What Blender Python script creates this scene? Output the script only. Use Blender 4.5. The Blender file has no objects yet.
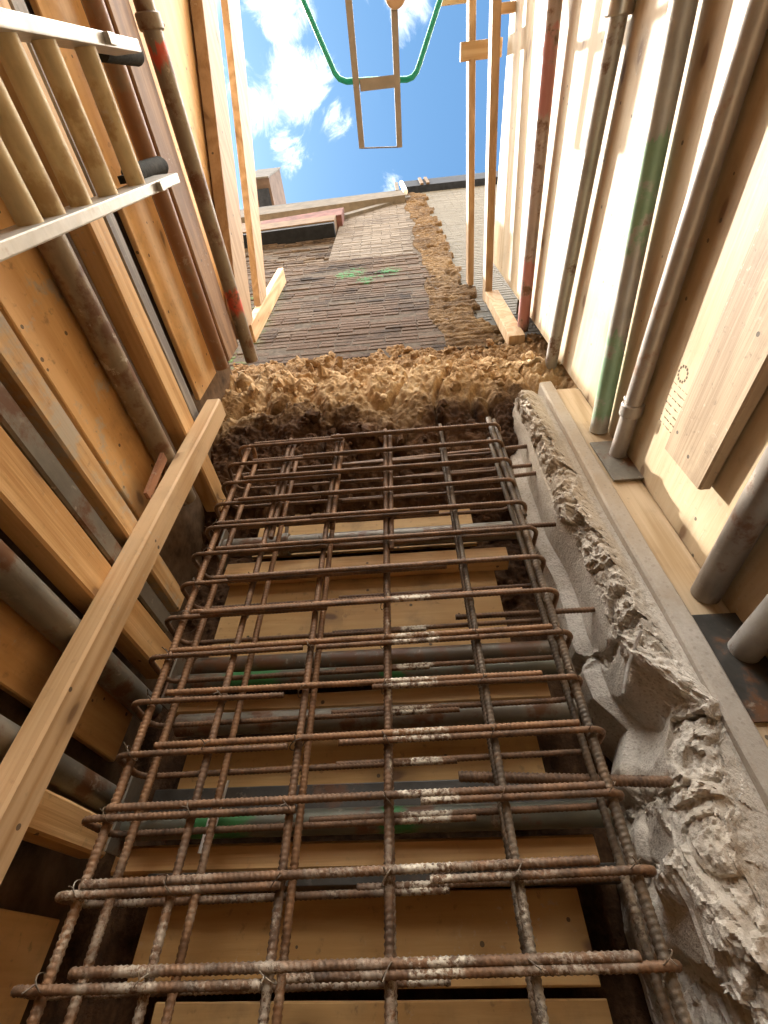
import bpy, math, random
from mathutils import Vector, Matrix, noise as NZ
R = math.radians
random.seed(7)
scene = bpy.context.scene
COL = scene.collection

# ------------------------------------------------------------------ helpers
class MB:
    """collects verts / faces of one mesh (world coordinates)"""
    def __init__(s): s.v = []; s.f = []; s.c = []
    def add(s, vs, fs, col=None):
        b = len(s.v); s.v += [tuple(p) for p in vs]
        s.f += [tuple(i + b for i in f) for f in fs]
        if col is not None: s.c += [col] * len(fs)
    def hexa(s, p, col=None):           # p: 8 corners, bottom 4 then top 4 (ccw)
        s.add(p, [(3,2,1,0),(4,5,6,7),(0,1,5,4),(1,2,6,5),(2,3,7,6),(3,0,4,7)], col)
    def box(s, x0, x1, y0, y1, z0, z1, col=None):
        s.hexa([(x0,y0,z0),(x1,y0,z0),(x1,y1,z0),(x0,y1,z0),(x0,y0,z1),(x1,y0,z1),(x1,y1,z1),(x0,y1,z1)], col)
    def tube(s, pts, r, seg=14, caps=True, radf=None):
        pts = [Vector(p) for p in pts]; n = len(pts); base = len(s.v)
        up = None
        for i, p in enumerate(pts):
            t = (pts[min(i+1,n-1)] - pts[max(i-1,0)]).normalized()
            if up is None:
                up = t.orthogonal().normalized()
            up = (up - t*up.dot(t)).normalized(); sd = t.cross(up)
            for k in range(seg):
                a = 2*math.pi*k/seg
                rr = radf(i, a) if radf else (r[i] if isinstance(r, (list,tuple)) else r)
                q = p + up*(rr*math.cos(a)) + sd*(rr*math.sin(a))
                s.v.append((q.x,q.y,q.z))
        for i in range(n-1):
            for k in range(seg):
                a = base+i*seg+k; b = base+i*seg+(k+1)%seg
                s.f.append((a, b, b+seg, a+seg))
        if caps:
            s.f.append(tuple(base+k for k in reversed(range(seg))))
            s.f.append(tuple(base+(n-1)*seg+k for k in range(seg)))
    def build(s, name, m, parent=None, loc=(0,0,0), smooth=False, bevel=0.0, fix=False):
        fix = fix or len(s.f) < 900
        l = Vector(loc)
        if parent is not None and 'wloc' in parent: l = Vector(parent['wloc'])
        me = bpy.data.meshes.new(name)
        me.from_pydata([(x-l.x,y-l.y,z-l.z) for x,y,z in s.v], [], s.f)
        if s.c:
            at = me.attributes.new('tone', 'FLOAT', 'FACE')
            at.data.foreach_set('value', s.c)
        me.update()
        if fix:
            import bmesh
            bm = bmesh.new(); bm.from_mesh(me); bmesh.ops.recalc_face_normals(bm, faces=bm.faces[:]); bm.to_mesh(me); bm.free()
        o = bpy.data.objects.new(name, me); COL.objects.link(o)
        if m: me.materials.append(m)
        if parent is not None: o.parent = parent
        else: o.location = l
        o['wloc'] = list(l)
        if bevel:
            import bmesh
            bm = bmesh.new(); bm.from_mesh(me)
            bmesh.ops.bevel(bm, geom=bm.edges[:], offset=bevel, segments=2, affect='EDGES', profile=.6)
            bm.to_mesh(me); bm.free()
        if smooth:
            for p in me.polygons: p.use_smooth = True
            if smooth == 'auto':
                me.set_sharp_from_angle(angle=R(35))
        return o

def tag(o, label=None, cat=None, group=None, kind=None):
    if label: o['label'] = label
    if cat: o['category'] = cat
    if group: o['group'] = group
    if kind: o['kind'] = kind
    return o

def thing(name, label, cat, loc=(0,0,0), group=None):
    o = bpy.data.objects.new(name, None); COL.objects.link(o)
    o.location = loc; o['wloc'] = list(loc); o.empty_display_size = .1
    return tag(o, label, cat, group)

def rough_box(x0, x1, y0, y1, z0, z1, axis, amp=.003, n=14, seed=0):
    """a sawn plank: box cut along its length, faces slightly wandering"""
    mb = MB(); ax = 'xyz'.index(axis)
    lo = [x0,y0,z0]; hi = [x1,y1,z1]; o = [i for i in range(3) if i != ax]
    e = min(.006, .15*min(hi[o[0]]-lo[o[0]], hi[o[1]]-lo[o[1]]))
    ring = []
    for (a, b, da, db) in ((0,0,1,0),(1,0,-1,0),(1,0,0,1),(1,1,0,-1),(1,1,-1,0),(0,1,1,0),(0,1,0,-1),(0,0,0,1)):
        ring.append((a, b, da*e, db*e))
    for i in range(n+1):
        t = i/n; L = lo[ax] + (hi[ax]-lo[ax])*t
        for (a, b, da, db) in ring:
            p = [0,0,0]; p[ax] = L
            p[o[0]] = (hi if a else lo)[o[0]] + da
            p[o[1]] = (hi if b else lo)[o[1]] + db
            w = NZ.noise(Vector((L*2.3+seed*3.1, a*5+seed, b*7.7)))
            w2 = NZ.noise(Vector((L*2.9-seed*1.7, a*3+9, b*4.4+seed)))
            p[o[0]] += amp*w; p[o[1]] += amp*w2
            mb.v.append(tuple(p))
    for i in range(n):
        for k in range(8):
            a = i*8+k; b = i*8+(k+1)%8
            mb.f.append((a,b,b+8,a+8))
    mb.f.append(tuple(reversed(range(8)))); mb.f.append(tuple(n*8+k for k in range(8)))
    return mb

# ------------------------------------------------------------------ materials
def newmat(name):
    m = bpy.data.materials.new(name); m.use_nodes = True
    nt = m.node_tree; nt.nodes.clear()
    out = nt.nodes.new('ShaderNodeOutputMaterial'); b = nt.nodes.new('ShaderNodeBsdfPrincipled')
    nt.links.new(b.outputs[0], out.inputs[0])
    return m, nt, b
class N:
    """small node wrapper"""
    def __init__(s, nt): s.nt = nt
    def n(s, t, **kw):
        nd = s.nt.nodes.new(t)
        for k, v in kw.items():
            if k.startswith('i_'):
                nd.inputs[k[2:].replace('_',' ')].default_value = v
            else: setattr(nd, k, v)
        return nd
    def l(s, a, b): s.nt.links.new(a, b)
    def math(s, op, a, b=None, c=None, clamp=False):
        nd = s.nt.nodes.new('ShaderNodeMath'); nd.operation = op; nd.use_clamp = clamp
        for i, q in enumerate((a, b, c)):
            if q is None: continue
            if isinstance(q, (int, float)): nd.inputs[i].default_value = q
            else: s.l(q, nd.inputs[i])
        return nd.outputs[0]
    def mix(s, f, a, b, mode='MIX'):
        nd = s.nt.nodes.new('ShaderNodeMix'); nd.data_type = 'RGBA'; nd.blend_type = mode
        for sock, q in ((nd.inputs[0], f), (nd.inputs[6], a), (nd.inputs[7], b)):
            if isinstance(q, (int, float)): sock.default_value = q
            elif isinstance(q, tuple): sock.default_value = (*q, 1) if len(q) == 3 else q
            else: s.l(q, sock)
        return nd.outputs[2]
    def ramp(s, f, stops):
        nd = s.nt.nodes.new('ShaderNodeValToRGB'); cr = nd.color_ramp
        while len(cr.elements) < len(stops): cr.elements.new(.5)
        for e, (p, c) in zip(cr.elements, stops):
            e.position = p; e.color = (*c, 1) if isinstance(c, tuple) else (c, c, c, 1)
        s.l(f, nd.inputs[0]); return nd.outputs[0]
    def sstep(s, x, a, b):
        nd = s.nt.nodes.new('ShaderNodeMapRange'); nd.interpolation_type = 'SMOOTHSTEP'
        s.l(x, nd.inputs[0]); nd.inputs[1].default_value = a; nd.inputs[2].default_value = b
        return nd.outputs[0]
    def noise(s, vec, scale, detail=4, rough=.55, dist=0.0):
        nd = s.nt.nodes.new('ShaderNodeTexNoise'); s.l(vec, nd.inputs['Vector'])
        nd.inputs['Scale'].default_value = scale; nd.inputs['Detail'].default_value = detail
        nd.inputs['Roughness'].default_value = rough; nd.inputs['Distortion'].default_value = dist
        return nd.outputs['Fac']
    def bump(s, h, strength, dist, bsdf, normal=None):
        nd = s.nt.nodes.new('ShaderNodeBump'); s.l(h, nd.inputs['Height'])
        nd.inputs['Strength'].default_value = strength; nd.inputs['Distance'].default_value = dist
        if normal: s.l(normal, nd.inputs['Normal'])
        s.l(nd.outputs[0], bsdf.inputs['Normal']); return nd.outputs[0]
    def coord(s, rand=True):
        tc = s.n('ShaderNodeTexCoord')
        if not rand: return tc.outputs['Object']
        oi = s.n('ShaderNodeObjectInfo'); vm = s.n('ShaderNodeVectorMath', operation='SCALE')
        cx = s.n('ShaderNodeCombineXYZ'); cx.inputs[0].default_value = 13.1; cx.inputs[1].default_value = 7.7; cx.inputs[2].default_value = 21.3
        s.l(cx.outputs[0], vm.inputs[0]); s.l(oi.outputs['Random'], vm.inputs['Scale'])
        ad = s.n('ShaderNodeVectorMath', operation='ADD')
        s.l(tc.outputs['Object'], ad.inputs[0]); s.l(vm.outputs[0], ad.inputs[1])
        return ad.outputs[0]
    def mapping(s, vec, scale):
        mp = s.n('ShaderNodeMapping'); mp.inputs['Scale'].default_value = scale
        s.l(vec, mp.inputs[0]); return mp.outputs[0]
    def sep(s, vec):
        sp = s.n('ShaderNodeSeparateXYZ'); s.l(vec, sp.inputs[0]); return sp.outputs

def wood(name, light, dark, axis, ply=False, knot=1.0, dirt=.25, rough=.62, dirtcol=(.10,.07,.045), cement=0.0, sat=1.0):
    m, nt, b = newmat(name); g = N(nt); co = g.coord()
    st = [1,1,1]; st['xyz'.index(axis)] = .10 if not ply else .22
    gv = g.mapping(co, tuple(st))
    warp = g.noise(gv, 3.0, 3)
    if ply:                                              # rotary cut veneer: broad wandering rings
        rings = g.math('SINE', g.math('MULTIPLY', g.noise(gv, 2.2, 2, .45, .6), 42.0))
        fine = g.noise(g.mapping(co, tuple(v*.35 if v < 1 else v for v in st)), 60, 4)
        f = g.math('ADD', g.math('MULTIPLY', rings, .16), g.math('ADD', g.math('MULTIPLY', fine, .55), g.math('MULTIPLY', warp, .5)))
    else:                                                # sawn softwood: long straight grain
        rings = g.math('SINE', g.math('MULTIPLY', g.noise(gv, 5.0, 2, .4, .3), 60.0))
        fine = g.noise(g.mapping(co, tuple(v*.2 if v < 1 else v for v in st)), 110, 4)
        f = g.math('ADD', g.math('MULTIPLY', rings, .17), g.math('ADD', g.math('MULTIPLY', fine, .6), g.math('MULTIPLY', warp, .45)))
    col = g.ramp(f, [(.34, dark), (.53, tuple(.5*(a+c) for a, c in zip(light, dark))), (.74, light)])
    # knots
    sx = g.sep(co); ia = 'xyz'.index(axis); ot = [i for i in range(3) if i != ia]
    k2 = g.n('ShaderNodeCombineXYZ'); kf = 5.0 if ply else 6.5
    g.l(g.math('MULTIPLY', sx[ia], kf*.55), k2.inputs[0]); g.l(g.math('MULTIPLY', g.math('ADD', sx[ot[0]], sx[ot[1]]), kf), k2.inputs[1])
    wn = g.n('ShaderNodeTexNoise'); g.l(k2.outputs[0], wn.inputs['Vector']); wn.inputs['Scale'].default_value = 3.0
    ka = g.n('ShaderNodeVectorMath', operation='MULTIPLY_ADD'); g.l(wn.outputs['Color'], ka.inputs[0]); ka.inputs[1].default_value = (.16,)*3; g.l(k2.outputs[0], ka.inputs[2])
    vo = g.n('ShaderNodeTexVoronoi', voronoi_dimensions='2D'); g.l(ka.outputs[0], vo.inputs['Vector']); vo.inputs['Scale'].default_value = 1.0
    pick = g.math('GREATER_THAN', g.sep(vo.outputs['Color'])[0], .55 if ply else .74)
    core = g.math('MULTIPLY', g.math('SUBTRACT', 1.0, g.sstep(vo.outputs['Distance'], .04, .10)), pick)
    halo = g.math('MULTIPLY', g.math('SUBTRACT', 1.0, g.sstep(vo.outputs['Distance'], .08, .26)), pick)
    col = g.mix(g.math('MULTIPLY', halo, .45*knot), col, tuple(.62*c for c in dark))
    col = g.mix(g.math('MULTIPLY', core, .75*knot), col, (.16,.085,.04))
    # dirt and handling marks
    d1 = g.sstep(g.noise(co, 4.5, 7, .68), .50, .74)
    d2 = g.sstep(g.noise(co, 38, 4, .6), .60, .74)
    col = g.mix(g.math('MULTIPLY', d1, dirt), col, dirtcol)
    col = g.mix(g.math('MULTIPLY', d2, dirt*.9), col, tuple(.6*c for c in dirtcol))
    nv = g.n('ShaderNodeTexVoronoi'); g.l(co, nv.inputs['Vector']); nv.inputs['Scale'].default_value = 13
    col = g.mix(g.math('MULTIPLY', g.math('LESS_THAN', nv.outputs['Distance'], .075), .8), col, (.05,.04,.032))
    sp_ = g.math('MULTIPLY', g.sstep(g.noise(co, 60, 5, .7), .60, .66), g.sstep(g.noise(co, 2.6, 3), .50, .64))
    col = g.mix(g.math('MULTIPLY', sp_, .55), col, (.50,.44,.34))
    if cement:
        c1 = g.sstep(g.noise(co, 7, 6, .7), .56-.1*cement, .66-.05*cement)
        col = g.mix(g.math('MULTIPLY', c1, .85), col, (.46,.40,.30))
    oi = g.n('ShaderNodeObjectInfo')
    hs = g.n('ShaderNodeHueSaturation'); hs.inputs['Saturation'].default_value = sat
    g.l(g.math('ADD', g.math('MULTIPLY', oi.outputs['Random'], .30), .84), hs.inputs['Value']); g.l(col, hs.inputs['Color'])
    g.l(hs.outputs[0], b.inputs['Base Color']); b.inputs['Roughness'].default_value = rough
    b.inputs['Specular IOR Level'].default_value = .3
    g.bump(g.math('ADD', fine, g.math('MULTIPLY', core, -.5)), .25, .004, b)
    return m

def steel(name, base=(.33,.31,.28), rust=.35, paint=None, bands=(), rough=.42, metal=.75, rustcol=(.14,.065,.03), splash=.35, pstr=.88):
    """bands: (y0, y1) ranges along the object's own Y axis where paint shows"""
    m, nt, b = newmat(name); g = N(nt); co = g.coord(); oc = g.coord(False)
    n1 = g.noise(co, 9, 7, .65); n2 = g.noise(g.mapping(co, (1,.25,1)), 45, 5, .6)
    col = g.ramp(g.math('ADD', g.math('MULTIPLY', n1, .6), g.math('MULTIPLY', n2, .4)), [(.3, tuple(.6*c for c in base)), (.6, base), (.8, tuple(min(1, 1.35*c) for c in base))])
    rm = g.sstep(g.math('ADD', n1, g.math('MULTIPLY', n2, .25)), .78-.42*rust, .92-.42*rust)
    col = g.mix(rm, col, rustcol)
    met = g.math('MULTIPLY', g.math('SUBTRACT', 1.0, rm), metal)
    if splash:
        sp = g.sstep(g.noise(co, 26, 6, .7), .58, .66)
        sm = g.math('MULTIPLY', g.math('MULTIPLY', sp, g.sstep(g.noise(co, 3.2, 3), .42, .6)), splash)
        col = g.mix(sm, col, (.50,.45,.36)); met = g.math('MULTIPLY', met, g.math('SUBTRACT', 1.0, sm))
    if paint:
        y = g.math('ADD', g.sep(oc)[1], g.math('MULTIPLY', g.math('SUBTRACT', n2, .5), .16))
        msk = None
        for a, c in bands:
            q = g.math('MULTIPLY', g.sstep(y, a-.008, a+.008), g.math('SUBTRACT', 1.0, g.sstep(y, c-.02, c+.02)))
            msk = q if msk is None else g.math('MAXIMUM', msk, q)
        msk = g.math('MULTIPLY', msk, g.math('SUBTRACT', 1.0, g.sstep(n1, .52, .64)))
        msk = g.math('MULTIPLY', msk, pstr)
        col = g.mix(msk, col, paint); met = g.math('MULTIPLY', met, g.math('SUBTRACT', 1.0, msk))
    g.l(col, b.inputs['Base Color']); g.l(met, b.inputs['Metallic'])
    g.l(g.math('ADD', g.math('MULTIPLY', n2, .25), rough-.08), b.inputs['Roughness'])
    g.bump(g.math('ADD', n2, g.math('MULTIPLY', rm, .4)), .25, .003, b)
    return m

def plain(name, col, rough=.6, metal=0.0, var=.25, scale=14, bump=.2):
    m, nt, b = newmat(name); g = N(nt); co = g.coord()
    n1 = g.noise(co, scale, 7, .65)
    g.l(g.ramp(n1, [(.3, tuple(c*(1-var) for c in col)), (.7, tuple(min(1, c*(1+var)) for c in col))]), b.inputs['Base Color'])
    b.inputs['Roughness'].default_value = rough; b.inputs['Metallic'].default_value = metal
    if rough > .65: b.inputs['Specular IOR Level'].default_value = .1
    if bump: g.bump(n1, bump, .005, b)
    return m

def rebar_mat(name, a, c, rust=(.30,.13,.055)):
    m, nt, b = newmat(name); g = N(nt); co = g.coord(); 
    geo = g.n('ShaderNodeNewGeometry'); pos = geo.outputs['Position']; xyz = g.sep(pos)
    n1 = g.noise(co, 16, 6, .65); n2 = g.noise(co, 130, 3)
    col = g.ramp(g.math('ADD', g.math('MULTIPLY', n1, .7), g.math('MULTIPLY', n2, .3)), [(.33, a), (.52, c), (.7, rust)])
    # dried cement splash: one column of spatter left on the lower rows
    wob = g.math('MULTIPLY', g.math('SUBTRACT', g.noise(pos, 22, 4), .5), .10)
    zz_ = g.n('ShaderNodeCombineXYZ'); g.l(xyz[2], zz_.inputs[2])
    wob = g.math('ADD', wob, g.math('MULTIPLY', g.math('SUBTRACT', g.noise(zz_.outputs[0], 7.5, 2), .5), .16))
    xx = g.math('ADD', xyz[0], wob)
    band = g.math('MULTIPLY', g.sstep(xx, -.065, -.05), g.math('SUBTRACT', 1.0, g.sstep(xx, .03, .045)))
    band = g.math('MULTIPLY', band, g.math('SUBTRACT', 1.0, g.sstep(xyz[2], .72, .80)))
    wide = g.math('MULTIPLY', g.math('SUBTRACT', 1.0, g.sstep(xyz[2], .05, .26)), g.sstep(g.noise(pos, 9, 3), .42, .60))
    wide = g.math('MULTIPLY', wide, .55)
    up = g.sstep(g.sep(geo.outputs['Normal'])[2], -.75, .1)
    band = g.math('MULTIPLY', band, g.math('ADD', g.math('MULTIPLY', up, .35), .65))
    sp = g.math('MULTIPLY', g.math('MAXIMUM', band, wide), g.sstep(g.math('ADD', g.math('MULTIPLY', g.noise(pos, 120, 4, .7), .6), g.math('MULTIPLY', g.noise(pos, 28, 3), .4)), .44, .54))
    col = g.mix(sp, col, (.62,.56,.45))
    g.l(col, b.inputs['Base Color'])
    b.inputs['Roughness'].default_value = .62; b.inputs['Metallic'].default_value = .25
    g.bump(g.math('ADD', n2, g.math('MULTIPLY', sp, .8)), .5, .003, b)
    return m

def soil_mat():
    m, nt, b = newmat('clay_soil'); g = N(nt)
    geo = g.n('ShaderNodeNewGeometry'); pos = geo.outputs['Position']; xyz = g.sep(pos)
    n1 = g.noise(pos, 3.2, 8, .68); n2 = g.noise(pos, 24, 6, .7); n3 = g.noise(pos, 90, 4, .6)
    mixn = g.math('ADD', g.math('MULTIPLY', n1, .4), g.math('ADD', g.math('MULTIPLY', n2, .4), g.math('MULTIPLY', n3, .2)))
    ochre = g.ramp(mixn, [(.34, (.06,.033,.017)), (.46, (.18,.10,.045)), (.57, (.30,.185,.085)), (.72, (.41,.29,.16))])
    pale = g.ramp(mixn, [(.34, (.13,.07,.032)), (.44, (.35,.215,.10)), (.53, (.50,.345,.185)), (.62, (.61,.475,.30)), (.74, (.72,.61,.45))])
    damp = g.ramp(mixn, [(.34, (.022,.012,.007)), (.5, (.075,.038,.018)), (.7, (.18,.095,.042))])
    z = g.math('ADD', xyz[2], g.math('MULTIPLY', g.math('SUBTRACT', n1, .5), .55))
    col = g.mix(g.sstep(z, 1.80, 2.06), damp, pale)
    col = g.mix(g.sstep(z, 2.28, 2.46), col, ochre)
    g.l(col, b.inputs['Base Color']); b.inputs['Roughness'].default_value = .92; b.inputs['Specular IOR Level'].default_value = .15
    g.bump(g.math('ADD', g.math('MULTIPLY', n2, .7), g.math('MULTIPLY', n3, .35)), .5, .02, b)
    return m

def concrete_mat(name, light, dark, tan=(.34,.25,.15), rough_bump=.5, pebbles=.4):
    m, nt, b = newmat(name); g = N(nt)
    geo = g.n('ShaderNodeNewGeometry'); pos = geo.outputs['Position']; xyz = g.sep(pos)
    n1 = g.noise(pos, 5, 7, .65); n2 = g.noise(pos, 45, 6, .65); n3 = g.noise(pos, 180, 3)
    f = g.math('ADD', g.math('MULTIPLY', n1, .55), g.math('ADD', g.math('MULTIPLY', n2, .3), g.math('MULTIPLY', n3, .15)))
    col = g.ramp(f, [(.33, dark), (.52, tuple(.5*(a+c) for a, c in zip(light, dark))), (.68, light)])
    col = g.mix(g.math('MULTIPLY', g.sstep(g.noise(pos, 2.4, 5, .6), .50, .68), .45), col, tan)
    col = g.mix(g.math('MULTIPLY', g.sstep(xyz[2], .55, 1.3), .42), col, (.36,.27,.17))
    vo = g.n('ShaderNodeTexVoronoi'); g.l(pos, vo.inputs['Vector']); vo.inputs['Scale'].default_value = 55
    pb = g.n('ShaderNodeTexVoronoi'); g.l(pos, pb.inputs['Vector']); pb.inputs['Scale'].default_value = 120
    pk = g.math('MULTIPLY', g.math('GREATER_THAN', g.sep(pb.outputs['Color'])[0], .72), g.math('LESS_THAN', pb.outputs['Distance'], .38))
    col = g.mix(g.math('MULTIPLY', pk, pebbles), col, (.24,.19,.14))
    col = g.mix(g.math('MULTIPLY', g.math('LESS_THAN', vo.outputs['Distance'], .22), .25), col, tuple(.5*c for c in dark))
    g.l(col, b.inputs['Base Color']); b.inputs['Roughness'].default_value = .9; b.inputs['Specular IOR Level'].default_value = .2
    g.bump(g.math('ADD', n2, g.math('MULTIPLY', n3, .5)), rough_bump, .008, b)
    return m

def brick_mat(name, stops, spray=False, ochre=False, moss=False):
    m, nt, b = newmat(name); g = N(nt)
    geo = g.n('ShaderNodeNewGeometry'); pos = geo.outputs['Position']; xyz = g.sep(pos)
    at = g.n('ShaderNodeAttribute', attribute_name='tone')
    n1 = g.noise(pos, 2.0, 7, .68); n2 = g.noise(pos, 18, 6, .66); n3 = g.noise(pos, 75, 4, .6)
    f = g.math('ADD', g.math('MULTIPLY', at.outputs['Fac'], .17), g.math('ADD', g.math('MULTIPLY', n1, .50), g.math('MULTIPLY', n2, .38)))
    col = g.ramp(f, stops)
    if moss:                                             # soot and damp staining in the lower wall
        lo = g.math('SUBTRACT', 1.0, g.sstep(g.math('ADD', xyz[2], g.math('MULTIPLY', n1, 2.2)), 5.6, 6.5))
        col = g.mix(g.math('MULTIPLY', g.math('MULTIPLY', lo, g.sstep(n1, .38, .58)), .75), col, (.085,.05,.032))
        sidem = g.math('SUBTRACT', 1.0, g.sstep(g.math('ADD', xyz[0], g.math('MULTIPLY', n2, .3)), -.92, -.72))
        gm = g.math('MULTIPLY', g.math('MULTIPLY', sidem, g.math('SUBTRACT', 1.0, g.sstep(xyz[2], 4.0, 4.6))), g.sstep(n2, .45, .6))
        col = g.mix(g.math('MULTIPLY', gm, .8), col, (.06,.12,.02))
    if spray:                                            # survey mark sprayed green
        dx = g.math('ADD', xyz[0], g.math('MULTIPLY', g.math('SUBTRACT', n2, .5), .26))
        dz = g.math('ADD', xyz[2], g.math('MULTIPLY', g.math('SUBTRACT', n2, .5), .6))
        tot = None
        for cx, cz, rx, rz in ((-.38, 4.62, .15, .17), (-.24, 4.36, .10, .12), (-.02, 4.55, .12, .15)):
            ex = g.math('POWER', g.math('ABSOLUTE', g.math('MULTIPLY', g.math('SUBTRACT', dx, cx), 1/rx)), 2.0)
            ez = g.math('POWER', g.math('ABSOLUTE', g.math('MULTIPLY', g.math('SUBTRACT', dz, cz), 1/rz)), 2.0)
            q = g.math('SUBTRACT', 1.0, g.sstep(g.math('ADD', ex, ez), .35, 1.1))
            tot = q if tot is None else g.math('MAXIMUM', tot, q)
        col = g.mix(g.math('MULTIPLY', g.math('MULTIPLY', tot, g.sstep(g.math('ADD', g.math('MULTIPLY', n3, .5), g.math('MULTIPLY', n2, .5)), .42, .58)), .75), col, (.035,.22,.08))
    g.l(col, b.inputs['Base Color']); b.inputs['Roughness'].default_value = .92; b.inputs['Specular IOR Level'].default_value = .15
    g.bump(g.math('ADD', n2, g.math('MULTIPLY', n3, .6)), .7, .015, b)
    return m

PINE, PINED = (.70,.45,.21), (.52,.29,.11)
PLYL, PLYD = (.74,.46,.20), (.58,.32,.115)
M = dict(
    ply_y = wood('plywood_side', PLYL, PLYD, 'y', True, 1.1, .40),
    ply_sun = wood('plywood_new', (.56,.445,.29), (.46,.335,.195), 'y', True, 1.1, .2),
    ply_c = wood('plywood_spattered', PLYL, PLYD, 'y', True, 1.1, .4, cement=.3),
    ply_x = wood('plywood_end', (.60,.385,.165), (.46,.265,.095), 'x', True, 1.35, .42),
    pine_x = wood('softwood_x', PINE, PINED, 'x'), pine_y = wood('softwood_y', PINE, PINED, 'y'),
    pine_z = wood('softwood_z', (.66,.45,.25), (.48,.29,.13), 'z', dirt=.18),
    new_y = wood('clean_softwood_y', (.60,.44,.27), (.47,.30,.155), 'y', dirt=.1), new_x = wood('clean_softwood_x', (.60,.44,.27), (.47,.30,.155), 'x', dirt=.1),
    rail_y = wood('top_rail_softwood', (.44,.30,.175), (.32,.20,.10), 'y', dirt=.15),
    mort_y = wood('mortared_softwood', PINE, PINED, 'y', cement=1.0, dirt=.35),
    old_y = wood('weathered_softwood', (.33,.19,.09), (.19,.10,.045), 'y', dirt=.4),
    grey_y = wood('grey_board', (.30,.26,.21), (.15,.12,.095), 'y', dirt=.5, sat=.7),
    pale_y = wood('pale_plank', (.38,.285,.185), (.28,.20,.125), 'y', dirt=.5, knot=.6),
    pale_z = wood('pale_timber', (.52,.40,.26), (.38,.27,.15), 'z', dirt=.3),
    red_z = wood('red_batten', (.34,.16,.08), (.22,.09,.04), 'z', dirt=.2),
    galv = steel('galvanised_steel', (.47,.45,.41), .28, metal=.4, rough=.38), dull = steel('dull_steel', (.25,.225,.18), .42, metal=.35, splash=.5),
    dark = steel('dark_steel', (.085,.08,.07), .30, metal=.4), rusty = steel('rusty_steel', (.28,.185,.11), .70, metal=.3, rustcol=(.22,.10,.04)),
    bright = steel('bright_steel', (.62,.60,.57), .05, metal=.9, rough=.32, splash=.1),
    alu = steel('aluminium', (.60,.58,.53), .12, metal=.8, rough=.42, rustcol=(.28,.20,.12), splash=.45),
    rung = steel('dirty_aluminium', (.66,.53,.31), .40, metal=.25, rough=.45, rustcol=(.40,.27,.12), splash=.6),
    rubber = plain('black_rubber', (.03,.028,.022), .8, var=.5, scale=60),
    bar_h = rebar_mat('rebar_rust', (.06,.040,.027), (.175,.10,.055), (.30,.165,.085)),
    bar_v = rebar_mat('rebar_grey', (.06,.052,.043), (.15,.115,.08), (.25,.16,.09)),
    bar_o = rebar_mat('rebar_orange', (.11,.062,.034), (.26,.14,.068), (.36,.20,.095)),
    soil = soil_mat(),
    conc = concrete_mat('broken_concrete', (.76,.71,.63), (.38,.34,.28), (.42,.34,.24)),
    lip = concrete_mat('trowelled_concrete', (.50,.46,.40), (.34,.30,.25), rough_bump=.2, pebbles=.08),
    earth = plain('dark_earth', (.15,.095,.055), .95, var=.6, scale=9, bump=.8),
    ground = plain('bare_ground', (.36,.27,.17), .95, var=.4, scale=3, bump=.5),
    brick = brick_mat('old_stock_brick', [(.36,(.018,.012,.009)),(.47,(.055,.037,.026)),(.57,(.10,.071,.05)),(.70,(.155,.12,.09))], spray=True, moss=True),
    panel = brick_mat('worn_stock_brick', [(.36,(.06,.046,.036)),(.48,(.125,.10,.08)),(.58,(.165,.138,.113)),(.72,(.205,.175,.145))]),
    ochre = brick_mat('torn_ochre_brick', [(.30,(.035,.020,.010)),(.42,(.10,.057,.023)),(.52,(.165,.10,.043)),(.66,(.22,.155,.09))]),
    pale = brick_mat('clean_pale_brick', [(.28,(.12,.11,.095)),(.5,(.155,.145,.125)),(.72,(.19,.175,.155))]),
    mortar = plain('lime_mortar', (.075,.058,.043), .95, var=.5, scale=25, bump=.6),
    pmort = plain('pale_mortar', (.135,.125,.108), .95, var=.2, scale=30, bump=.3),
    black = plain('black_bitumen', (.012,.013,.016), .7, var=.4),
    navy = plain('dark_gutter', (.022,.026,.036), .9, var=.4),
    fascia = plain('weathered_fascia', (.13,.085,.052), .8, var=.35, scale=8), redb = plain('faded_red_render', (.12,.055,.048), .85, var=.45, scale=7),
    slab = plain('stone_coping', (.115,.098,.08), .9, var=.3, scale=7), roofc = plain('grey_roofing', (.10,.095,.09), .9, var=.3),
    pink = plain('pink_brick_render', (.10,.072,.06), .9, var=.3, scale=5), zinc = plain('zinc_pin', (.62,.62,.60), .4, metal=.3), white = plain('white_plastic', (.70,.70,.70), .5, var=.1),
    green = plain('green_paint', (.01,.32,.235), .35, var=.12, scale=30, bump=.05), beige = plain('beige_painted_bar', (.27,.245,.21), .55, var=.12, bump=.05),
    tan = plain('tan_plastic', (.42,.29,.18), .5, var=.12, bump=.05), ink = plain('stamp_ink', (.12,.09,.06), .8, var=.3),
)

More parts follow.
